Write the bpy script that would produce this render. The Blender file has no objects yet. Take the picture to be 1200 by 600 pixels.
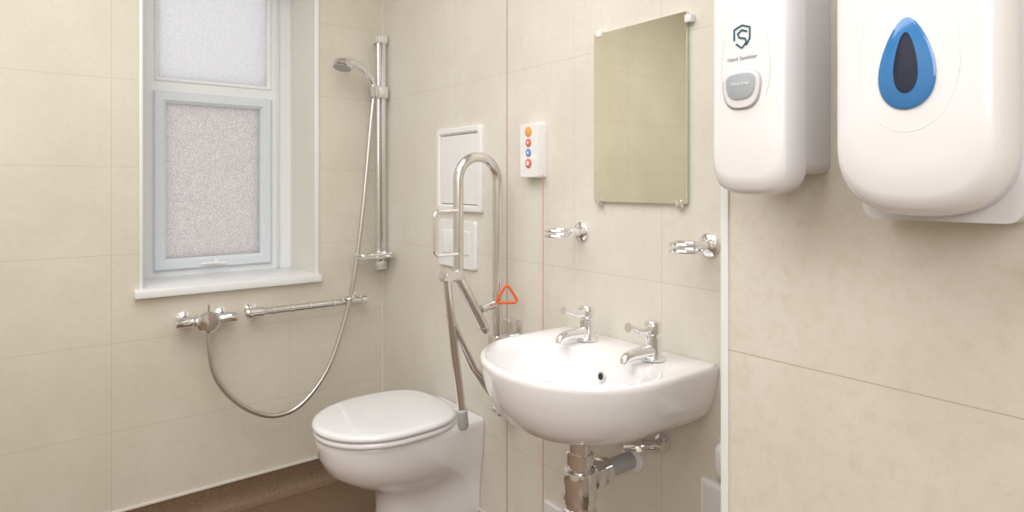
import bpy, bmesh, math
from mathutils import Vector, Matrix
S = bpy.context.scene
COL = S.collection
WL = {}

# ------------------------------------------------------------ materials
def srgb(r, g, b):
    f = lambda c: (c/255/12.92) if c/255 <= .04045 else ((c/255+.055)/1.055)**2.4
    return (f(r), f(g), f(b), 1)

def setin(b, k, v):
    if k in b.inputs: b.inputs[k].default_value = v

def mat(name, col, rough=.5, metal=0, coat=0, noise=0.0, nscale=20, bump=0, trans=0, spec=None):
    m = bpy.data.materials.new(name); m.use_nodes = True
    nt = m.node_tree; b = nt.nodes['Principled BSDF']
    setin(b, 'Base Color', col); setin(b, 'Roughness', rough); setin(b, 'Metallic', metal)
    setin(b, 'Coat Weight', coat); setin(b, 'Coat Roughness', .05)
    setin(b, 'Transmission Weight', trans)
    if spec is not None: setin(b, 'Specular IOR Level', spec)
    n = nt.nodes.new('ShaderNodeTexNoise'); n.inputs['Scale'].default_value = nscale
    n.inputs['Detail'].default_value = 4
    tc = nt.nodes.new('ShaderNodeNewGeometry'); nt.links.new(tc.outputs['Position'], n.inputs['Vector'])
    r = nt.nodes.new('ShaderNodeValToRGB')
    k = max(noise, .01)
    r.color_ramp.elements[0].color = tuple(c*(1-k) for c in col[:3])+(1,)
    r.color_ramp.elements[1].color = tuple(min(1, c*(1+k)) for c in col[:3])+(1,)
    r.color_ramp.elements[0].position = .35; r.color_ramp.elements[1].position = .65
    nt.links.new(n.outputs['Fac'], r.inputs['Fac']); nt.links.new(r.outputs['Color'], b.inputs['Base Color'])
    if bump:
        bp = nt.nodes.new('ShaderNodeBump'); bp.inputs['Strength'].default_value = bump
        bp.inputs['Distance'].default_value = .002
        nt.links.new(n.outputs['Fac'], bp.inputs['Height']); nt.links.new(bp.outputs['Normal'], b.inputs['Normal'])
    return m

def wall_mat(name, axis, off, per, zoff, zper, c1, c2, c3, joint):
    m = bpy.data.materials.new(name); m.use_nodes = True
    nt = m.node_tree; N = nt.nodes; L = nt.links; b = N['Principled BSDF']
    setin(b, 'Roughness', .42)
    g = N.new('ShaderNodeNewGeometry')
    n1 = N.new('ShaderNodeTexNoise'); n1.inputs['Scale'].default_value = 3.2; n1.inputs['Detail'].default_value = 8; n1.inputs['Roughness'].default_value = .62
    n2 = N.new('ShaderNodeTexNoise'); n2.inputs['Scale'].default_value = 46; n2.inputs['Detail'].default_value = 6; n2.inputs['Roughness'].default_value = .75
    L.new(g.outputs['Position'], n1.inputs['Vector']); L.new(g.outputs['Position'], n2.inputs['Vector'])
    r1 = N.new('ShaderNodeValToRGB'); r1.color_ramp.elements[0].position = .38; r1.color_ramp.elements[1].position = .62
    r1.color_ramp.elements[0].color = c1; r1.color_ramp.elements[1].color = c2
    L.new(n1.outputs['Fac'], r1.inputs['Fac'])
    r2 = N.new('ShaderNodeValToRGB'); r2.color_ramp.elements[0].position = .48; r2.color_ramp.elements[1].position = .74
    r2.color_ramp.elements[0].color = (0, 0, 0, 1); r2.color_ramp.elements[1].color = (.5, .5, .5, 1)
    L.new(n2.outputs['Fac'], r2.inputs['Fac'])
    mx = N.new('ShaderNodeMix'); mx.data_type = 'RGBA'
    L.new(r2.outputs['Color'], mx.inputs[0]); L.new(r1.outputs['Color'], mx.inputs[6]); mx.inputs[7].default_value = c3
    sp = N.new('ShaderNodeSeparateXYZ'); L.new(g.outputs['Position'], sp.inputs[0])
    def line(out, o, p, w):
        a = N.new('ShaderNodeMath'); a.operation = 'SUBTRACT'; L.new(out, a.inputs[0]); a.inputs[1].default_value = o
        pp = N.new('ShaderNodeMath'); pp.operation = 'PINGPONG'; L.new(a.outputs[0], pp.inputs[0]); pp.inputs[1].default_value = p/2
        lt = N.new('ShaderNodeMath'); lt.operation = 'LESS_THAN'; L.new(pp.outputs[0], lt.inputs[0]); lt.inputs[1].default_value = w
        return lt.outputs[0]
    l1 = line(sp.outputs[axis], off, per, .0008); l2 = line(sp.outputs['Z'], zoff, zper, .0008)
    mm = N.new('ShaderNodeMath'); mm.operation = 'MAXIMUM'; L.new(l1, mm.inputs[0]); L.new(l2, mm.inputs[1])
    m2 = N.new('ShaderNodeMix'); m2.data_type = 'RGBA'
    L.new(mm.outputs[0], m2.inputs[0]); L.new(mx.outputs[2], m2.inputs[6]); m2.inputs[7].default_value = joint
    L.new(m2.outputs[2], b.inputs['Base Color'])
    bp = N.new('ShaderNodeBump'); bp.inputs['Strength'].default_value = .12; bp.inputs['Distance'].default_value = .001
    L.new(n2.outputs['Fac'], bp.inputs['Height']); L.new(bp.outputs['Normal'], b.inputs['Normal'])
    return m

WC = (srgb(214, 209, 194), srgb(221, 217, 204), srgb(205, 198, 180), srgb(196, 189, 172))
M_back = wall_mat('back_panel', 'X', -1.0, .6, .977, .3, *WC)
WC2 = (srgb(222, 217, 206), srgb(229, 225, 216), srgb(212, 206, 190), srgb(203, 197, 183))
M_right = wall_mat('right_panel', 'Y', -.9, .31, .977, .6, *WC2)
WC3 = (srgb(213, 206, 194), srgb(222, 216, 206), srgb(198, 188, 172), srgb(182, 173, 158))
M_near = wall_mat('partition_panel', 'Y', -1.3, 5.2, .967, .6, *WC3)
M_ceil = mat('ceiling_paint', srgb(240, 239, 236), .9)
M_floor = mat('vinyl_floor', srgb(124, 101, 82), .36, noise=.28, nscale=240, bump=.05)
M_upvc = mat('upvc', srgb(238, 240, 243), .3)
M_sash = mat('upvc_sash', srgb(220, 227, 234), .3)
M_white = mat('white_plastic', srgb(240, 240, 242), .25, coat=.3)
M_disp = mat('dispenser_plastic', srgb(236, 235, 239), .22, coat=.4)
M_disp2 = mat('dispenser_plastic_grey', srgb(220, 219, 223), .3)
M_cer = mat('vitreous_china', srgb(242, 241, 245), .1, coat=.8)
M_seat = mat('seat_plastic', srgb(241, 241, 247), .16, coat=.4)
M_chrome = mat('chrome', (.88, .88, .9, 1), .08, metal=1)
M_steel = mat('brushed_steel', (.8, .79, .78, 1), .2, metal=1)
M_hose = mat('chrome_hose', (.68, .66, .63, 1), .32, metal=1)
M_grey = mat('grey_plastic', srgb(178, 180, 184), .35)
M_dark = mat('dark_hole', srgb(40, 38, 38), .5)
M_strip = mat('cap_strip', srgb(228, 225, 218), .4)
M_red = mat('red_cord', srgb(190, 108, 90), .6)
M_orange = mat('orange_plastic', srgb(240, 110, 50), .35)
M_ocord = mat('orange_cord', srgb(214, 134, 108), .6)
M_yellow = mat('amber_button', srgb(240, 172, 88), .4)
M_pink = mat('red_button', srgb(226, 112, 96), .4)
M_blueb = mat('blue_button', srgb(120, 150, 200), .4)
M_blue = mat('blue_window', srgb(52, 122, 186), .12, coat=.6)
M_navy = mat('navy_window', srgb(14, 28, 60), .12, coat=.6)
M_teal = mat('teal_print', srgb(30, 88, 104), .5)
M_ink = mat('grey_print', srgb(130, 132, 140), .5)
M_wincl = mat('smoked_window', srgb(168, 174, 182), .12, coat=.6)
M_mirror = mat('mirror_silver', (.84, .83, .74, 1), .01, metal=1)
M_gasket = mat('mirror_edge', srgb(196, 214, 205), .2)

def glass_mat(name, col, dark, sc):
    m = bpy.data.materials.new(name); m.use_nodes = True
    nt = m.node_tree; N = nt.nodes; L = nt.links
    N.remove(N['Principled BSDF']); out = N['Material Output']
    g = N.new('ShaderNodeNewGeometry')
    n = N.new('ShaderNodeTexNoise'); n.inputs['Scale'].default_value = sc; n.inputs['Detail'].default_value = 2
    L.new(g.outputs['Position'], n.inputs['Vector'])
    r = N.new('ShaderNodeValToRGB'); r.color_ramp.elements[0].position = .36; r.color_ramp.elements[1].position = .64
    r.color_ramp.elements[0].color = dark; r.color_ramp.elements[1].color = col
    L.new(n.outputs['Fac'], r.inputs['Fac'])
    t = N.new('ShaderNodeBsdfTranslucent'); L.new(r.outputs['Color'], t.inputs['Color'])
    gl = N.new('ShaderNodeBsdfGlossy'); gl.inputs['Roughness'].default_value = .35
    bp = N.new('ShaderNodeBump'); bp.inputs['Strength'].default_value = .5; bp.inputs['Distance'].default_value = .003
    L.new(n.outputs['Fac'], bp.inputs['Height']); L.new(bp.outputs['Normal'], gl.inputs['Normal'])
    mx = N.new('ShaderNodeMixShader'); mx.inputs[0].default_value = .06
    L.new(t.outputs[0], mx.inputs[1]); L.new(gl.outputs[0], mx.inputs[2]); L.new(mx.outputs[0], out.inputs['Surface'])
    return m
M_glassU = glass_mat('frosted_glass', srgb(208, 207, 206), srgb(196, 195, 195), 150)
M_glassL = glass_mat('obscured_glass', srgb(212, 207, 203), srgb(172, 169, 169), 190)

# ------------------------------------------------------------ mesh helpers
def finish(name, bm, m, parent=None, smooth=True, ang=40, label=None):
    bmesh.ops.recalc_face_normals(bm, faces=bm.faces)
    me = bpy.data.meshes.new(name)
    co = [v.co for v in bm.verts]
    c = Vector([(min(v[i] for v in co)+max(v[i] for v in co))/2 for i in range(3)])
    bmesh.ops.translate(bm, vec=-c, verts=bm.verts)
    bm.to_mesh(me); bm.free()
    me.materials.append(m)
    if smooth:
        for p in me.polygons: p.use_smooth = True
        me.set_sharp_from_angle(angle=math.radians(ang))
    o = bpy.data.objects.new(name, me); COL.objects.link(o)
    WL[o] = c
    if parent:
        o.parent = parent; o.location = c - WL[parent]
    else: o.location = c
    if label: o['label'] = label
    return o

def thing(name, loc, label, category):
    o = bpy.data.objects.new(name, None); o.empty_display_size = .05
    COL.objects.link(o); o.location = loc; WL[o] = Vector(loc)
    o['label'] = label; o['category'] = category
    return o

def tag(o, label, category):
    o['label'] = label; o['category'] = category; return o

def b_box(bm, x0, x1, y0, y1, z0, z1, bev=0, seg=2):
    vs = [bm.verts.new((x, y, z)) for x in (x0, x1) for y in (y0, y1) for z in (z0, z1)]
    idx = [(0,1,3,2),(4,6,7,5),(0,4,5,1),(2,3,7,6),(0,2,6,4),(1,5,7,3)]
    fs = [bm.faces.new([vs[i] for i in f]) for f in idx]
    if bev:
        es = list({e for f in fs for e in f.edges})
        bmesh.ops.bevel(bm, geom=es, offset=bev, segments=seg, affect='EDGES', profile=.5)
    return bm

def box(name, x0, x1, y0, y1, z0, z1, m, parent=None, bev=0, **k):
    bm = bmesh.new(); b_box(bm, x0, x1, y0, y1, z0, z1, bev)
    return finish(name, bm, m, parent, **k)

def b_loft(bm, rings, cap0=True, cap1=True, closed=True):
    R = [[bm.verts.new(p) for p in r] for r in rings]
    n = len(R[0])
    for a, b in zip(R[:-1], R[1:]):
        for i in range(n if closed else n-1):
            j = (i+1) % n
            bm.faces.new((a[i], a[j], b[j], b[i]))
    if cap0: bm.faces.new(R[0][::-1])
    if cap1: bm.faces.new(R[-1])
    return R

def catmull(P, k=8):
    P = [Vector(p) for p in P]; Q = [P[0]*2-P[1]]+P+[P[-1]*2-P[-2]]; out = []
    for i in range(1, len(Q)-2):
        a, b, c, d = Q[i-1:i+3]
        for s in range(k):
            t = s/k
            out.append(.5*((2*b)+(c-a)*t+(2*a-5*b+4*c-d)*t*t+(3*b-a-3*c+d)*t**3))
    out.append(P[-1]); return out

def fillet(P, r, k=8):
    P = [Vector(p) for p in P]; out = [P[0]]
    for i in range(1, len(P)-1):
        a, b, c = P[i-1], P[i], P[i+1]
        u = (a-b).normalized(); v = (c-b).normalized()
        ang = u.angle(v)
        if ang > 3.1: out.append(b); continue
        d = min(r/math.tan(ang/2), (a-b).length*.49, (c-b).length*.49)
        rr = d*math.tan(ang/2)
        cen = b+(u+v).normalized()*(rr/math.sin(ang/2))
        s = b+u*d-cen; e = b+v*d-cen
        tot = s.angle(e)
        for q in range(k+1):
            t = q/k
            out.append(cen+(s*math.sin((1-t)*tot)+e*math.sin(t*tot))/math.sin(tot))
    out.append(P[-1]); return out

def b_tube(bm, P, r, n=14, closed=False, caps=True):
    P = [Vector(p) for p in P]; m = len(P)
    rad = r if hasattr(r, '__len__') else [r]*m
    T = []
    for i in range(m):
        if closed: t = P[(i+1) % m]-P[i-1]
        else: t = P[min(i+1, m-1)]-P[max(i-1, 0)]
        T.append(t.normalized())
    up = Vector((0, 0, 1)) if abs(T[0].z) < .9 else Vector((1, 0, 0))
    nrm = (up-T[0]*up.dot(T[0])).normalized(); rings = []
    for i in range(m):
        if i: nrm = (nrm-T[i]*nrm.dot(T[i])).normalized()
        bn = T[i].cross(nrm)
        rings.append([P[i]+(nrm*math.cos(2*math.pi*q/n)+bn*math.sin(2*math.pi*q/n))*rad[i] for q in range(n)])
    if closed: rings.append(rings[0])
    b_loft(bm, rings, caps and not closed, caps and not closed)
    if closed: bmesh.ops.remove_doubles(bm, verts=bm.verts, dist=1e-6)
    return bm

def tube(name, P, r, m, parent=None, n=14, closed=False, **k):
    bm = bmesh.new(); b_tube(bm, P, r, n, closed); return finish(name, bm, m, parent, **k)

def b_lathe(bm, prof, origin, axis, n=28):
    """prof: list of (radius, distance along axis)"""
    A = Vector(axis).normalized(); O = Vector(origin)
    u = A.orthogonal().normalized(); v = A.cross(u)
    rings = [[O+A*h+(u*math.cos(2*math.pi*i/n)+v*math.sin(2*math.pi*i/n))*max(r, 1e-4) for i in range(n)] for r, h in prof]
    b_loft(bm, rings); return bm

def lathe(name, prof, origin, axis, m, parent=None, n=28, **k):
    bm = bmesh.new(); b_lathe(bm, prof, origin, axis, n); return finish(name, bm, m, parent, **k)

def b_pillow(bm, out, steps, cen=None):
    """out: (y,z) outline; steps: (x, scale)"""
    cy = sum(p[0] for p in out)/len(out) if cen is None else cen[0]
    cz = sum(p[1] for p in out)/len(out) if cen is None else cen[1]
    b_loft(bm, [[(x, cy+(p[0]-cy)*s, cz+(p[1]-cz)*s) for p in out] for x, s in steps]); return bm

def pillow(name, out, steps, m, parent=None, cen=None, **k):
    bm = bmesh.new(); b_pillow(bm, out, steps, cen); return finish(name, bm, m, parent, **k)

def rrect(cy, cz, w, h, r, k=6):
    P = []
    for sx, sz, a0 in ((1, 1, 0), (-1, 1, 90), (-1, -1, 180), (1, -1, 270)):
        for i in range(k+1):
            a = math.radians(a0+90*i/k)
            P.append((cy+sx*(w/2-r)+r*math.cos(a), cz+sz*(h/2-r)+r*math.sin(a)))
    return P

def circ(cy, cz, ry, rz, n=32):
    return [(cy+ry*math.cos(2*math.pi*i/n), cz+rz*math.sin(2*math.pi*i/n)) for i in range(n)]

def text(name, s, size, loc, m, parent, ext=.0002):
    cu = bpy.data.curves.new(name+'_curve', 'FONT'); cu.body = s; cu.size = size; cu.extrude = ext
    cu.align_x = 'CENTER'; cu.align_y = 'CENTER'
    t = bpy.data.objects.new(name+'_tmp', cu); COL.objects.link(t)
    bpy.context.view_layer.update()
    me = bpy.data.meshes.new_from_object(t.evaluated_get(bpy.context.evaluated_depsgraph_get()))
    bpy.data.objects.remove(t)
    M = Matrix(((0, 0, -1), (-1, 0, 0), (0, 1, 0))).to_4x4()
    me.transform(M); me.materials.clear(); me.materials.append(m)
    o = bpy.data.objects.new(name, me); COL.objects.link(o)
    WL[o] = Vector(loc); o.parent = parent; o.location = Vector(loc)-WL[parent]
    return o

def struct(o): o['kind'] = 'structure'; return o

# ------------------------------------------------------------ room shell
XL, YF, ZC = -2.45, -4.2, 2.45
wx0, wx1, wz0, wz1, WD = -.914, -.296, .845, 2.12, .36
bm = bmesh.new()
b_box(bm, XL-.1, wx0, 0, WD, 0, ZC); b_box(bm, wx1, .1, 0, WD, 0, ZC)
b_box(bm, wx0, wx1, 0, WD, 0, wz0); b_box(bm, wx0, wx1, 0, WD, wz1, ZC)
struct(finish('wall_back', bm, M_back, smooth=False))
PX, PY = -.39, -1.952
struct(box('wall_right', 0, .1, PY, 0, 0, ZC, M_right, smooth=False))
struct(box('wall_partition', PX, .1, YF, PY, 0, ZC, M_near, smooth=False))
struct(box('wall_left', XL-.1, XL, YF, 0, 0, ZC, M_back, smooth=False))
struct(box('wall_front', XL-.1, .1, YF-.1, YF, 0, ZC, M_back, smooth=False))
struct(box('floor', XL-.1, .1, YF-.1, 0, -.1, 0, M_floor, smooth=False))
struct(box('ceiling', XL-.1, .1, YF-.1, WD, ZC, ZC+.1, M_ceil, smooth=False))

def cove(name, a, b, inn):
    """vinyl coved skirting from a to b (xy), inn = inward normal"""
    prof = [(.0, .1), (.003, .1), (.003, .06), (.006, .042), (.014, .024), (.028, .010), (.05, .003), (.05, 0), (0, 0)]
    bm = bmesh.new()
    rs = [[(p[0]+inn[0]*d, p[1]+inn[1]*d, z) for d, z in prof] for p in (a, b)]
    b_loft(bm, rs); return struct(finish(name, bm, M_floor))
cove('baseboard_back', (XL, 0), (0, 0), (0, -1))
cove('baseboard_right', (0, PY), (0, -.003), (-1, 0))
cove('baseboard_partition', (PX, YF), (PX, PY), (-1, 0))
struct(box('trim_1', XL, -.005, -.007, 0, .1, .109, M_strip, bev=.001))
struct(box('trim_2', -.007, 0, PY, -.005, .1, .109, M_strip, bev=.001))
# white corner bead on partition edge
bm = bmesh.new()
b_box(bm, PX-.0035, PX, PY-.009, PY+.0035, 0, ZC, .001); b_box(bm, PX, PX+.012, PY, PY+.0035, 0, ZC, .001)
struct(finish('trim_3', bm, M_upvc))
# corner joint strip between back and right wall
struct(box('trim_4', -.004, 0, -.004, 0, .109, ZC, M_strip, smooth=False))

# window ------------------------------------------------------
win = thing('window_1', ((wx0+wx1)/2, .3, wz0), 'white plastic framed window with frosted glass panes', 'window'); win['kind'] = 'structure'
fy0, fy1 = .29, .35
bm = bmesh.new()
xa, xb = wx0+.081, -.392
b_box(bm, wx0, xa, fy0, fy1, wz0, wz1); b_box(bm, xb, wx1, fy0, fy1, wz0, wz1)
b_box(bm, xa, xb, fy0, fy1, wz0, wz0+.03); b_box(bm, xa, xb, fy0, fy1, wz1-.05, wz1)
b_box(bm, xa, xb, fy0, fy1, 1.585, 1.625)
finish('window_frame', bm, M_upvc, win, smooth=False)
box('frame_bead', -.362, -.352, .281, .2899, wz0+.01, wz1-.01, M_sash, win, bev=.003)
sx0, sx1, sz0, sz1 = -.836, -.388, .877, 1.583
sash = thing('sash', ((sx0+sx1)/2, .28, sz0), '', ''); del sash['label']; del sash['category']
sash.parent = win; sash.location = WL[sash]-WL[win]
bm = bmesh.new(); B = .045
def bevframe(bm, x0, x1, z0, z1, B, ya, yb):
    # mitred frame with sloped inner edge
    def ring(i, y): return [(x0+i, y, z0+i), (x1-i, y, z0+i), (x1-i, y, z1-i), (x0+i, y, z1-i)]
    rs = [ring(0, yb), ring(0, ya+.006), ring(.006, ya), ring(B-.012, ya), ring(B, ya+.012), ring(B, yb)]
    R = b_loft(bm, rs, False, False)
    for i in range(4):
        j = (i+1) % 4; bm.faces.new((R[0][j], R[0][i], R[-1][i], R[-1][j]))
bevframe(bm, sx0, sx1, sz0, sz1, B, .272, .33)
finish('sash_frame', bm, M_sash, sash, ang=25)
box('glass_pane', sx0+B-.002, sx1-B+.002, .305, .309, sz0+B-.002, sz1-B+.002, M_glassL, sash, smooth=False)
wxm = (sx0+sx1)/2
bm = bmesh.new(); b_box(bm, wxm-.04, wxm+.04, .262, .274, .888, .9, .003); b_box(bm, wxm-.01, wxm+.01, .256, .266, .889, .912, .004); b_box(bm, wxm-.06, wxm+.01, .25, .258, .894, .902, .003)
finish('window_handle', bm, M_white, sash)
bm = bmesh.new(); bevframe(bm, -.834, -.384, 1.622, wz1-.045, .018, .284, .33); finish('glazing_bead', bm, M_upvc, win, ang=25)
box('glass_pane', -.82, -.398, .305, .309, 1.636, wz1-.06, M_glassU, win, smooth=False)
# sill board and reveal trims
struct(box('trim_5', wx0-.022, wx1+.016, -.03, .29, wz0-.022, wz0+.008, M_upvc, bev=.004))
bm = bmesh.new(); b_box(bm, wx0-.006, wx0+.006, -.006, .0, wz0+.008, wz1+.012, .002); b_box(bm, wx0, wx0+.006, 0, .29, wz0+.008, wz1, 0)
struct(finish('trim_6', bm, M_upvc))
bm = bmesh.new(); b_box(bm, wx1-.006, wx1+.012, -.006, .0, wz0+.008, wz1+.012, .002)
struct(finish('trim_7', bm, M_upvc))
struct(box('trim_8', wx1-.006, wx1, 0.0, .29, wz0+.008, wz1, mat('reveal_board', srgb(234, 231, 220), .4), smooth=False))
struct(box('trim_9', wx0, wx1, 0.0, .29, wz1-.006, wz1, M_upvc, smooth=False))

# ------------------------------------------------------------ shower
mx = thing('shower_mixer', (-.715, 0, .73), 'chrome thermostatic bar shower mixer on the wall below the window', 'shower valve')
my = -.06
lathe('valve_body', [(.012, 0), (.019, .002), (.019, .05), (.017, .053), (.021, .056), (.021, .14), (.017, .143), (.019, .146), (.019, .2), (.012, .203)], (-.818, my, .73), (1, 0, 0), M_chrome, mx)
for x in (-.78, -.655):
    lathe('wall_flange', [(.028, 0), (.028, .004), (.016, .012), (.013, .05)], (x, 0, .73), (0, -1, 0), M_chrome, mx)
lathe('temperature_knob', [(.034, 0), (.038, .004), (.038, .022), (.031, .03), (.001, .032)], (-.717, my-.015, .728), (0, -1, 0), M_chrome, mx)
lathe('red_marker', [(.004, 0), (.004, .002)], (-.717, my-.047, .745), (0, -1, 0), M_pink, mx, n=16)
tube('lever', [(-.717, my-.03, .755), (-.717, my-.035, .79)], [.006, .004], M_chrome, mx)
lathe('hose_outlet', [(.012, 0), (.012, .02), (.009, .022), (.009, .04)], (-.72, my-.02, .715), (0, 0, -1), M_chrome, mx)

hp = [(-.72, -.085, .69), (-.701, -.09, .551), (-.65, -.09, .456), (-.57, -.09, .380), (-.4775, -.09, .343), (-.38, -.09, .371), (-.278, -.09, .491), (-.206, -.09, .686), (-.170, -.095, .855), (-.133, -.095, 1.133), (-.103, -.09, 1.415), (-.085, -.085, 1.56), (-.075, -.08, 1.6)]
P = catmull(hp, 60)
bm = bmesh.new(); b_tube(bm, P, [.0088+.0005*(1 if i % 2 else -1) for i in range(len(P))], 12)
tag(finish('shower_hose', bm, M_hose, ang=80), 'flexible ribbed metal shower hose looping below the mixer', 'hose')

rr = thing('shower_riser_rail', (-.035, 0, .86), 'vertical chrome shower riser rail with soap dish in the room corner', 'shower rail')
tube('rail_bar', [(-.046, -.054, .87), (-.046, -.054, 1.845)], .0095, M_steel, rr)
box('rail_insert', -.034, -.014, -.064, -.045, .87, 1.845, M_steel, rr, bev=.003)
for z in (.855, 1.815):
    bm = bmesh.new(); b_box(bm, -.06, -.008, -.07, -.04, z, z+.038, .006); b_box(bm, -.045, -.02, -.045, 0, z+.006, z+.03, .003)
    finish('rail_bracket', bm, M_chrome, rr)
bm = bmesh.new(); b_box(bm, -.066, -.008, -.08, -.038, 1.58, 1.635, .008); b_lathe(bm, [(.014, 0), (.019, .005), (.017, .045)], (-.075, -.085, 1.585), (-.15, -.2, 1))
finish('slider_holder', bm, M_chrome, rr)
bm = bmesh.new()
b_box(bm, -.165, -.02, -.15, -.045, .915, .921, .002)
b_tube(bm, fillet([(-.17, -.05, .93), (-.17, -.155, .93), (-.02, -.155, .93), (-.02, -.05, .93)], .02), .005, 8)
b_box(bm, -.062, -.008, -.075, -.04, .9, .935, .006)
finish('soap_dish', bm, M_chrome, rr)

sh = thing('handheld_shower', (-.15, -.11, 1.62), 'small chrome handheld shower on the riser holder', 'shower head')
Ph = catmull([(-.074, -.082, 1.59), (-.085, -.09, 1.63), (-.12, -.1, 1.672), (-.17, -.112, 1.702), (-.222, -.122, 1.708)], 8)
tube('handle', Ph, [.011+.006*i/(len(Ph)-1) for i in range(len(Ph))], M_chrome, sh)
lathe('head', [(.014, -.03), (.03, -.02), (.04, -.004), (.042, .008), (.038, .012)], (-.236, -.128, 1.69), (-.25, -.15, -1), M_chrome, sh)
lathe('spray_plate', [(.036, 0), (.034, .003), (.001, .004)], Vector((-.236, -.128, 1.69))+Vector((-.25, -.15, -1)).normalized()*.011, (-.25, -.15, -1), M_grey, sh)

gr = thing('wall_grab_rail', (-.34, 0, .737), 'short horizontal chrome hand rail with ringed grip joints', 'grab rail')
gy = -.062
tube('rail_tube', [(-.57, gy, .737), (-.108, gy, .737)], .0135, M_steel, gr)
for x in (-.548, -.135):
    lathe('wall_flange', [(.026, 0), (.026, .004), (.014, .008), (.0125, .055)], (x, 0, .737), (0, -1, 0), M_chrome, gr)
for x in (-.49, -.42, -.35, -.25):
    lathe('grip_ring', [(.0138, 0), (.0165, .002), (.0165, .01), (.0138, .012)], (x, gy, .737), (1, 0, 0), M_chrome, gr)
lathe('end_cap', [(.01, -.004), (.019, .0), (.022, .012), (.017, .026), (.0175, .06), (.0135, .064)], (-.58, gy, .737), (1, 0, 0), M_chrome, gr)
lathe('end_cap', [(.013, -.02), (.017, -.018), (.017, .004), (.01, .008)], (-.11, gy, .737), (1, 0, 0), M_chrome, gr)
tube('hose_ring', [(-.19+.024*math.cos(i*math.pi/10), -.084+.024*math.sin(i*math.pi/10), .755) for i in range(20)], .0032, M_chrome, gr, closed=True, n=8)

# ------------------------------------------------------------ toilet
TY = -.61
def Dout(front, cx, back, hw, wb, y0, z, N=33, ns=6, nb=5, ex=2.2):
    P = []
    for i in range(ns):
        t = i/ns; s = t*t*(3-2*t); P.append((back+(cx-back)*t, y0+wb+(hw-wb)*s, z))
    for i in range(N):
        a = math.pi/2-math.pi*i/(N-1); c, s = math.cos(a), math.sin(a)
        P.append((cx+(front-cx)*abs(c)**(2/ex), y0+hw*math.copysign(abs(s)**(2/ex), s), z))
    for i in range(ns-1, -1, -1):
        t = i/ns; s = t*t*(3-2*t); P.append((back+(cx-back)*t, y0-wb-(hw-wb)*s, z))
    for i in range(1, nb):
        P.append((back, y0-wb+2*wb*i/nb, z))
    return P
tl = thing('toilet', (-.2, TY, 0), 'white ceramic back-to-wall toilet with closed lid', 'toilet')
rs = [Dout(-.33, -.2, -.002, .10, .13, TY, 0), Dout(-.33, -.2, -.002, .098, .13, TY, .03), Dout(-.312, -.19, -.002, .093, .133, TY, .15),
      Dout(-.320, -.19, -.002, .098, .137, TY, .205), Dout(-.355, -.2, -.002, .118, .142, TY, .238), Dout(-.425, -.21, -.002, .150, .148, TY, .272),
      Dout(-.482, -.23, -.002, .174, .154, TY, .313), Dout(-.506, -.245, -.002, .185, .158, TY, .36), Dout(-.513, -.25, -.002, .189, .16, TY, .402),
      Dout(-.514, -.25, -.002, .189, .16, TY, .418), Dout(-.508, -.25, -.004, .182, .154, TY, .426)]
bm = bmesh.new(); b_loft(bm, rs); finish('pan', bm, M_cer, tl, ang=60)
def oval(z, s, front=-.527, back=-.08, hw=.199):
    c = (front+back)/2; L = (back-front)/2; P = []
    for i in range(64):
        a = 2*math.pi*i/64; ca, sa = math.cos(a), math.sin(a)
        ex = 2.0 if ca < 0 else 3.2
        P.append((c+L*s*math.copysign(abs(ca)**(2/ex), ca), TY-.006+hw*s*math.copysign(abs(sa)**(2/ex), sa), z-.006))
    return P
bm = bmesh.new(); b_loft(bm, [oval(.434, .955), oval(.436, .98), oval(.442, .985), oval(.450, .98), oval(.452, .96)]); finish('seat', bm, M_seat, tl, ang=60)
bm = bmesh.new(); b_loft(bm, [oval(.4545, .97), oval(.457, .995), oval(.464, 1.0), oval(.470, .99), oval(.474, .96), oval(.4755, .9), oval(.4775, .6), oval(.478, .2)]); finish('lid', bm, M_seat, tl, ang=60)
for dy in (-.08, .08):
    bm = bmesh.new(); b_box(bm, -.098, -.06, TY+dy-.02, TY+dy+.02, .425, .452, .006); finish('hinge', bm, M_seat, tl)
lathe('fixing_cap', [(.011, 0), (.011, .006), (.006, .009)], (-.085, TY-.150, .36), (0, -1, 0), M_chrome, tl)

# access panel, flush plate
ap = thing('access_panel', (0, -.6215, 1.12), 'square white framed access panel flush on the wall', 'access panel')
bm = bmesh.new()
def frame_pillow(bm, cy, cz, w, h, steps):
    R = b_loft(bm, [[(x, p[0], p[1]) for p in rrect(cy, cz, w-2*i, h-2*i, max(.008-i*.2, .002))] for x, i in steps], False, False)
    n = len(R[0])
    for i in range(n):
        j = (i+1) % n; bm.faces.new((R[0][j], R[0][i], R[-1][i], R[-1][j]))
frame_pillow(bm, -.6215, 1.27, .29, .3, [(-.0005, 0), (-.012, 0), (-.015, .004), (-.015, .018), (-.009, .024), (-.0005, .024)])
finish('panel_frame', bm, M_white, ap, ang=30)
pillow('panel_door', rrect(-.6215, 1.27, .236, .246, .004), [(-.0005, 1), (-.008, 1), (-.0095, .985)], M_white, ap, ang=30)
fp = thing('flush_plate', (0, -.61, .918), 'white rectangular dual flush plate above the toilet', 'flush plate')
pillow('plate', rrect(-.61, 1.004, .243, .17, .012), [(-.0005, 1), (-.008, 1), (-.012, .97)], M_white, fp, ang=30)
pillow('flush_button', rrect(-.575, 1.01, .11, .085, .006), [(-.011, 1), (-.014, 1), (-.016, .94)], M_white, fp, ang=30)
pillow('flush_button', rrect(-.668, 1.01, .06, .085, .006), [(-.011, 1), (-.014, 1), (-.016, .94)], M_white, fp, ang=30)

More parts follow.
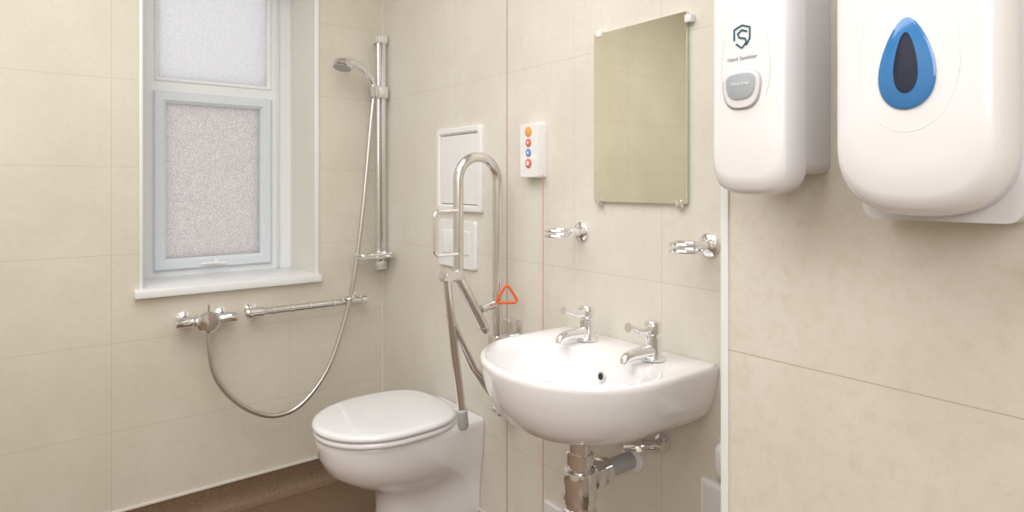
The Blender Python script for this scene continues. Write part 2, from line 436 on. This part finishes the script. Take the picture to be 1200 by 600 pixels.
# ------------------------------------------------------------ fold-up support rail
fr = thing('folding_support_rail', (0, -.93, .5), 'brushed steel hinged support rail folded up beside the toilet', 'support rail')
ry = -.93
P = [(-.0635, ry, .70), (-.0635, ry, 1.30), (-.209, ry, 1.30), (-.209, ry, .947), (-.115, ry, .775)]
P = fillet(P, .072, 14)
tube('rail_arm', P, .0155, M_steel, fr, n=18)
lathe('arm_end', [(.016, 0), (.0175, .004), (.013, .02), (.001, .022)], (-.118, ry, .781), (.094, 0, -.172), M_steel, fr)
tube('cross_bar', [(-.125, ry, .835), (-.0635, ry, .845)], .012, M_steel, fr)
bm = bmesh.new(); b_tube(bm, [(-.252, ry-.005, .945), (-.222, ry-.005, .70), (-.197, ry-.005, .53)], .012, 14)
finish('support_leg', bm, M_steel, fr)
lathe('leg_foot', [(.012, 0), (.016, .004), (.017, .05), (.013, .06)], (-.2, ry-.005, .545), (.1, 0, -1), M_grey, fr)
bm = bmesh.new()
b_box(bm, -.27, -.2, ry-.02, ry+.014, .93, .962, .006); b_lathe(bm, [(.014, -.012), (.014, .022)], (-.25, ry, .945), (0, -1, 0))
finish('leg_hinge', bm, M_steel, fr)
tube('folding_strut', [(-.232, ry+.015, .83), (-.15, ry+.015, .66), (-.045, ry+.01, .515)], .011, M_steel, fr)
tube('folding_strut', [(-.23, ry-.012, .80), (-.155, ry-.012, .66), (-.05, ry-.012, .55)], .007, M_steel, fr)
tube('toilet_roll_holder', fillet([(-.21, ry-.01, 1.138), (-.297, ry-.01, 1.138), (-.297, ry-.01, 1.009), (-.215, ry-.01, 1.009)], .016), .005, M_chrome, fr, n=10)
bm = bmesh.new()
b_box(bm, -.008, -.0005, ry-.045, ry+.045, .68, .79, .003); b_box(bm, -.085, -.005, ry-.022, ry+.022, .70, .745, .005)
b_lathe(bm, [(.016, -.03), (.016, .03)], (-.0635, ry, .722), (0, 1, 0))
finish('wall_bracket', bm, M_steel, fr)
bm = bmesh.new()
b_box(bm, -.008, -.0005, ry-.045, ry+.045, .46, .57, .003); b_box(bm, -.07, -.005, ry-.018, ry+.018, .495, .53, .005)
b_lathe(bm, [(.02, -.026), (.02, .026)], (-.05, ry, .512), (0, 1, 0))
finish('wall_bracket', bm, M_steel, fr)

# ------------------------------------------------------------ alarm cords & reset box
pc = thing('emergency_pull_cord', (-.06, -.974, .3), 'red emergency pull cord with orange triangular handle hanging by the rail', 'pull cord')
tube('cord', [(-.06, -.974, ZC), (-.06, -.974, 1.5), (-.06, -.974, .06)], .0011, M_red, pc, n=8)
tri = [Vector(p) for p in [(-.06, -.974, .912), (-.092, -.955, .853), (-.028, -.993, .853)]]
mid = [(tri[i]+tri[(i+1) % 3])/2 for i in range(3)]
pts = fillet([mid[2], tri[0], mid[0], tri[1], mid[1], tri[2], mid[2]], .008, 5)[:-1]
tube('triangle_handle', pts, .0042, M_orange, pc, n=10, closed=True)

ab = thing('alarm_reset_box', (0, -1.063, 1.237), 'white nurse call reset unit with coloured round buttons', 'alarm box')
ay = -1.05
pillow('housing', rrect(ay, 1.319, .085, .165, .008), [(-.0005, 1), (-.03, 1), (-.036, .96)], M_white, ab, ang=30)
for i, (m, z, r) in enumerate(((M_yellow, 1.375, .015), (M_pink, 1.342, .012), (M_blueb, 1.312, .012), (M_pink, 1.28, .014))):
    pillow('button', circ(ay, z, r, r, 24), [(-.034, 1), (-.038, 1), (-.0395, .85)], m, ab)
lathe('indicator_dot', [(.007, 0), (.007, .001)], (-.0395, ay, 1.28), (-1, 0, 0), M_white, ab, n=16)
lathe('indicator_dot', [(.004, 0), (.004, .001)], (-.0395, ay, 1.342), (-1, 0, 0), M_white, ab, n=16)
lathe('indicator_dot', [(.004, 0), (.004, .001)], (-.0395, ay, 1.312), (-1, 0, 0), M_white, ab, n=16)
tube('alarm_cord', [(-.02, -1.098, 1.245), (-.02, -1.098, .7), (-.02, -1.098, .05)], .001, M_ocord, ab, n=8)

# ------------------------------------------------------------ mirror
mi = thing('wall_mirror', (0, -1.451, 1.171), 'frameless rectangular mirror with corner clips above the basin', 'mirror')
box('mirror_glass', -.012, -.008, -1.601, -1.301, 1.171, 1.621, M_mirror, mi, smooth=False)
box('backing', -.008, -.001, -1.600, -1.302, 1.172, 1.620, M_gasket, mi, smooth=False)
for y, z in ((-1.32, 1.168), (-1.582, 1.168), (-1.32, 1.618), (-1.608, 1.60)):
    box('mirror_clip', -.017, -.0005, y-.009, y+.009, z-.006, z+.012, M_chrome if z < 1.5 else M_white, mi, bev=.002)

# tumbler holders
def tumbler(y, z, d):
    t = thing('tumbler_holder', (0, y, z), 'chrome wall-mounted tumbler holder ring', 'tumbler holder')
    t['group'] = 'tumbler holders beside the mirror'
    lathe('wall_flange', [(.027, 0), (.027, .006), (.022, .011), (.012, .014), (.010, .05)], (-.0005, y, z), (-1, 0, 0), M_chrome, t)
    cx = -(d-.036)
    bm = bmesh.new()
    for dz in (-.007, .007):
        b_tube(bm, [(cx+.034*math.cos(i*math.pi/20), y+.034*math.sin(i*math.pi/20), z+dz) for i in range(40)], .0042, 8, closed=True)
    b_box(bm, -.055, -.035, y-.008, y+.008, z-.012, z+.012, .003)
    finish('holder_ring', bm, M_chrome, t)
    return t
t1 = tumbler(-1.2415, 1.085, .125)
t2 = bpy.data.objects.new('tumbler_holder.001', None); COL.objects.link(t2)
for k in ('label', 'category', 'group'): t2[k] = t1[k]
t2.location = (0, -1.657, 1.079)
for ch in list(t1.children):
    c = ch.copy(); COL.objects.link(c); c.parent = t2; c.location = ch.location

# ------------------------------------------------------------ basin
BY, BZ = -1.43, .81
wb = thing('wash_basin', (0, BY, .63), 'white ceramic wall-hung wash basin with lever taps', 'wash basin')
def bo(front, hw, wbk, z, cx=-.17, back=-.001, ex=2.15): return Dout(front, cx, back, hw, wbk, BY, z, N=41, ns=7, nb=9, ex=ex)
outer = [bo(-.255, .05, .05, .641), bo(-.29, .095, .10, .644), bo(-.333, .148, .155, .655), bo(-.364, .188, .200, .673), bo(-.388, .217, .226, .70),
         bo(-.404, .235, .240, .737), bo(-.412, .245, .246, .772), bo(-.417, .251, .250, .797), bo(-.417, .251, .250, .806), bo(-.413, .247, .246, .812), bo(-.405, .240, .241, .813, back=-.004)]
C = Vector((-.25, BY))
last = outer[-1]
def inner(A, Bf, Bb, z, cx=None):
    r = []
    c = C if cx is None else Vector((cx, BY))
    for p in last:
        d = Vector((p[0], p[1]))-C; a = math.atan2(d.y/.24, d.x/.2)
        ca, sa = math.cos(a), math.sin(a)
        ex = 2.2; X = math.copysign(abs(ca)**(2/ex), ca); Y = math.copysign(abs(sa)**(2/ex), sa)
        r.append((c.x+X*(Bb if X > 0 else Bf), BY+Y*A, z))
    return r
inn = [inner(.222, .144, .125, .808), inner(.216, .140, .119, .802), inner(.210, .135, .113, .785), inner(.198, .128, .105, .75), inner(.175, .114, .095, .71), inner(.13, .085, .075, .685), inner(.07, .05, .045, .675), inner(.022, .02, .02, .672)]
bm = bmesh.new(); b_loft(bm, outer+inn); o = finish('bowl', bm, M_cer, wb, ang=80)
lathe('drain', [(.021, -.002), (.021, .001), (.017, .003), (.012, -.001), (.001, -.001)], (-.25, BY, .673), (0, 0, 1), M_chrome, wb)
lathe('overflow', [(.012, 0), (.012, .003), (.008, .004), (.007, .002)], (-.147, BY-.03, .76), (-1, 0, .15), M_chrome, wb)
lathe('overflow_hole', [(.007, 0), (.007, .0015)], (-.1495, BY-.03, .7604), (-1, 0, .15), M_dark, wb)
def tap(x, y, z):
    t = bpy.data.objects.new('tap', None); COL.objects.link(t); WL[t] = Vector((x, y, z)); t.parent = wb; t.location = WL[t]-WL[wb]
    t['label'] = 'chrome lever basin tap'
    bm = bmesh.new()
    b_lathe(bm, [(.027, 0), (.027, .004), (.021, .010), (.0185, .02), (.0175, .052), (.014, .055), (.014, .06)], (x, y, z), (0, 0, 1))
    Q = [(x+.002, y, z+.020), (x-.03, y, z+.021), (x-.07, y, z+.021), (x-.088, y, z+.019), (x-.096, y, z+.014), (x-.098, y, z+.006)]
    b_tube(bm, Q, [.0165, .0150, .0125, .0115, .0105, .0095], 14)
    finish('tap_body', bm, M_chrome, t)
    bm = bmesh.new()
    b_lathe(bm, [(.016, 0), (.019, .003), (.020, .024), (.016, .031), (.001, .033)], (x, y, z+.058), (0, 0, 1))
    Q = catmull([(x-.004, y, z+.074), (x-.03, y, z+.071), (x-.052, y, z+.074), (x-.07, y, z+.082), (x-.084, y, z+.085)], 6)
    n = len(Q); b_tube(bm, Q, [.0115-.0035*math.sin(math.pi*i/(n-1))-.001*i/n for i in range(n)], 12)
    finish('lever', bm, M_chrome, t)
tap(-.072, -1.335, .812); tap(-.082, -1.56, .812)

bt = thing('bottle_trap', (-.2, BY, .2), 'chrome basin waste trap with grey outlet pipe into the wall', 'waste trap')
tx = -.19
bm = bmesh.new()
b_lathe(bm, [(.022, .641), (.030, .64), (.030, .605), (.026, .602), (.026, .585), (.032, .582), (.032, .556), (.026, .553), (.026, .545), (.037, .541), (.040, .525), (.040, .475), (.036, .47), (.036, .455), (.041, .45), (.041, .40), (.036, .395), (.036, .30), (.041, .295), (.041, .27), (.025, .25)], (tx, BY, 0), (0, 0, 1))
finish('trap_body', bm, M_chrome, bt)
lathe('union_nut', [(.022, .03), (.033, .036), (.033, .056), (.028, .058), (.028, .066), (.033, .068), (.033, .086), (.024, .09)], (tx, BY, .515), (1, 0, 0), M_chrome, bt)
tube('outlet_pipe', [(tx+.08, BY, .515), (-.0005, BY, .515)], .021, M_grey, bt)
lathe('pipe_collar', [(.034, 0), (.034, .006), (.022, .012)], (-.0005, BY, .515), (-1, 0, 0), M_white, bt)

sv = thing('supply_valve', (-.03, -1.5, .57), 'chrome isolation valve and pipe under the basin', 'supply valve')
bm = bmesh.new(); b_lathe(bm, [(.016, 0), (.020, .004), (.020, .01), (.012, .014), (.012, .04)], (-.0005, -1.527, .59), (-1, 0, 0))
b_tube(bm, [(-.035, -1.54, .594), (-.042, -1.50, .582), (-.05, -1.45, .563)], [.013, .012, .011], 12)
b_tube(bm, [(-.044, -1.505, .583), (-.046, -1.488, .577)], .017, 6)
finish('valve_body', bm, M_chrome, sv)
lathe('valve_knob', [(.011, 0), (.014, .004), (.012, .016)], (-.035, -1.54, .594), (-.1, -1, .1), M_steel, sv)

# small wall boxes low down
w = thing('pipe_access_box', (0, -1.66, .4), 'white boxed service panel on the wall under the basin', 'service panel')
box('panel_frame', -.02, -.0005, -1.76, -1.645, .36, .553, M_white, w, bev=.003)
box('panel_door', -.024, -.019, -1.75, -1.655, .37, .543, M_disp2, w, bev=.002)
w = thing('socket_plate', (0, -1.13, .2), 'small white blanking plate low on the wall', 'wall plate')
pillow('plate', rrect(-1.13, .232, .086, .086, .006), [(-.0005, 1), (-.007, 1), (-.01, .95)], M_white, w, ang=30)
pillow('screw_cover', circ(-1.13, .232, .02, .02, 20), [(-.009, 1), (-.0115, .9)], M_disp2, w)
w = thing('paper_holder', (0, -1.75, .56), 'white plastic paper holder beside the basin', 'paper holder')
pillow('cover', rrect(-1.748, .61, .13, .075, .02), [(-.0005, 1), (-.02, 1), (-.032, .9), (-.036, .75)], M_white, w, ang=50)
box('back_plate', -.006, -.0003, -1.815, -1.680, .57, .65, M_disp2, w, bev=.002)

# ------------------------------------------------------------ soap dispenser
sy = -2.06
sd = thing('soap_dispenser', (PX, sy, 1.2), 'white wall-mounted soap dispenser with shield emblem and oval window', 'soap dispenser')
xw, xf = PX-.0005, -.505
o = rrect(sy, 1.40, .104, .34, .014)
pillow('back_housing', o, [(xw, 1), (-.455, 1)], M_disp2, sd, ang=40)
def soap_out(w, zb, zt):
    P = []
    n = 24
    for i in range(n+1):
        a = math.pi+math.pi*i/n; c, s = math.cos(a), math.sin(a)
        P.append((sy+w/2*math.copysign(abs(c)**(2/3.2), c), zb+.05+.05*math.copysign(abs(s)**(2/3.2), s)))
    for k in range(7):
        a = math.radians(90*k/6); P.append((sy+w/2-.016+.016*math.cos(a), zt-.016+.016*math.sin(a)))
    for k in range(7):
        a = math.radians(90+90*k/6); P.append((sy-w/2+.016+.016*math.cos(a), zt-.016+.016*math.sin(a)))
    return P
pillow('front_cover', soap_out(.104, 1.203, 1.58), [(-.45, .985), (-.455, 1), (-.485, 1), (-.497, .985), (-.503, .95), (-.5055, .85), (-.507, .5)], M_disp, sd, cen=(sy, 1.37), ang=60)
tube('embossed_outline', [(-.5062, sy+.034*math.cos(a)*(1-.1*math.sin(a)), 1.372+.072*math.sin(a)) for a in [2*math.pi*i/48 for i in range(48)]], .0009, M_disp2, sd, closed=True, n=6)
def shield(cy, cz, w, h, n=40):
    # rounded outline, flatter on top and narrowing below
    P = []
    for i in range(n):
        a = 2*math.pi*i/n; c, s = math.cos(a), math.sin(a)
        X = math.copysign(abs(c)**(2/2.8), c); Z = math.copysign(abs(s)**(2/2.8), s)
        P.append((cy+w/2*X*(1+.12*Z), cz+h/2*Z))
    return P
wy = sy+.004
pillow('window_bezel', shield(wy, 1.338, .054, .052), [(-.504, 1), (-.5075, 1), (-.5085, .95)], M_grey, sd, ang=25)
pillow('window_surround', shield(wy, 1.338, .050, .048), [(-.508, 1), (-.5098, 1), (-.5105, .95)], M_disp2, sd, ang=25)
pillow('level_glass', shield(wy, 1.342, .040, .034), [(-.510, 1), (-.5116, 1), (-.512, .94)], M_wincl, sd, ang=25)
text('window_lettering', 'Hand Soap', .0058, (-.5124, wy, 1.345), M_white, sd)
text('brand_lettering', 'Hand Sanitiser', .0072, (-.5072, wy, 1.378), M_ink, sd)
ey, ez = sy+.004, 1.404
shp = [(-.011, .012), (0, .016), (.011, .012), (.011, -.002), (.006, -.01), (0, -.015), (-.006, -.01), (-.011, -.002)]
bm = bmesh.new()
b_tube(bm, [(-.5072, ey-shp[i][0], ez+shp[i][1]) for i in (4, 3, 2, 1, 0, 7)], .0013, 6)
b_tube(bm, [(-.5072, ey-a, ez+c) for a, c in ((.007, .007), (0, .010), (-.006, .006), (-.004, .001), (.005, -.002), (.006, -.007), (0, -.013), (-.008, -.007))], .0013, 6)
finish('shield_emblem', bm, M_teal, sd)

# ------------------------------------------------------------ towel dispenser
ty_ = -2.255
td = thing('paper_towel_dispenser', (PX, ty_, 1.17), 'white wall-mounted paper towel dispenser with blue teardrop window', 'paper towel dispenser')
pillow('back_housing', rrect(ty_-.002, 1.39, .15, .425, .016), [(xw, .99), (-.4, 1), (-.46, 1)], M_disp2, td, ang=40)
def towel_out(w, zb, zt, hb):
    P = []; n = 30
    for i in range(n+1):
        a = math.pi+math.pi*i/n; c, s = math.cos(a), math.sin(a)
        P.append((ty_+w/2*math.copysign(abs(c)**(2/2.6), c), zb+hb+hb*math.copysign(abs(s)**(2/2.6), s)))
    for k in range(7):
        a = math.radians(90*k/6); P.append((ty_+w/2-.02+.02*math.cos(a), zt-.02+.02*math.sin(a)))
    for k in range(7):
        a = math.radians(90+90*k/6); P.append((ty_-w/2+.02+.02*math.cos(a), zt-.02+.02*math.sin(a)))
    return P
pillow('front_cover', towel_out(.152, 1.184, 1.62, .075), [(-.455, .98), (-.46, 1), (-.5, 1), (-.515, .985), (-.524, .95), (-.529, .88), (-.532, .7), (-.533, .4)], M_disp, td, cen=(ty_, 1.37), ang=60)
def tear(w, zb, zt, n=48):
    P = []; h = zt-zb
    for i in range(n):
        a = 2*math.pi*i/n; t = (1-math.cos(a))/2  # 0 top .. 1 bottom
        P.append((ty_+w/2*math.sin(a)*(.62+.62*t)/1.0*(.95), zt-h*t))
    return P
pillow('window', tear(.056, 1.292, 1.384), [(-.531, 1), (-.5345, 1), (-.536, .92)], M_blue, td)
pillow('window_slot', tear(.024, 1.308, 1.369), [(-.5355, 1), (-.5365, 1), (-.537, .9)], M_navy, td)
tube('embossed_outline', [(-.5322, y, z) for y, z in tear(.098, 1.27, 1.47)], .0007, M_disp, td, closed=True, n=6)

# ------------------------------------------------------------ lights, world, camera
w = bpy.data.worlds.new('World'); S.world = w; w.use_nodes = True
nt = w.node_tree; bg = nt.nodes['Background']; bg.inputs[0].default_value = (.97, .975, 1, 1); bg.inputs[1].default_value = 2.4
def area(name, loc, sx, sy_, e, col, rot):
    l = bpy.data.lights.new(name, 'AREA'); l.shape = 'RECTANGLE'; l.size = sx; l.size_y = sy_; l.energy = e; l.color = col
    o = bpy.data.objects.new(name, l); COL.objects.link(o); o.location = loc; o.rotation_euler = rot; return o
area('ceiling_light', (-1.3, -1.6, 2.4), 1.5, 2.0, 36, (1, .985, .965), (0, 0, 0))
area('room_light', (-1.9, -3.6, 2.0), 1.2, 1.2, 24, (1, .985, .975), (math.radians(62), 0, math.radians(-38)))
cd = bpy.data.cameras.new('camera'); cam = bpy.data.objects.new('camera', cd); COL.objects.link(cam)
cam.location = (-1.23, -2.51, 1.217)
cam.rotation_euler = (math.radians(90), 0, -math.radians(37.76))
cd.sensor_fit = 'HORIZONTAL'; cd.sensor_width = 36; cd.lens = 36*736/1200
cd.shift_y = -84/1200
cd.clip_start = .02
S.camera = cam
S.view_settings.view_transform = 'Standard'
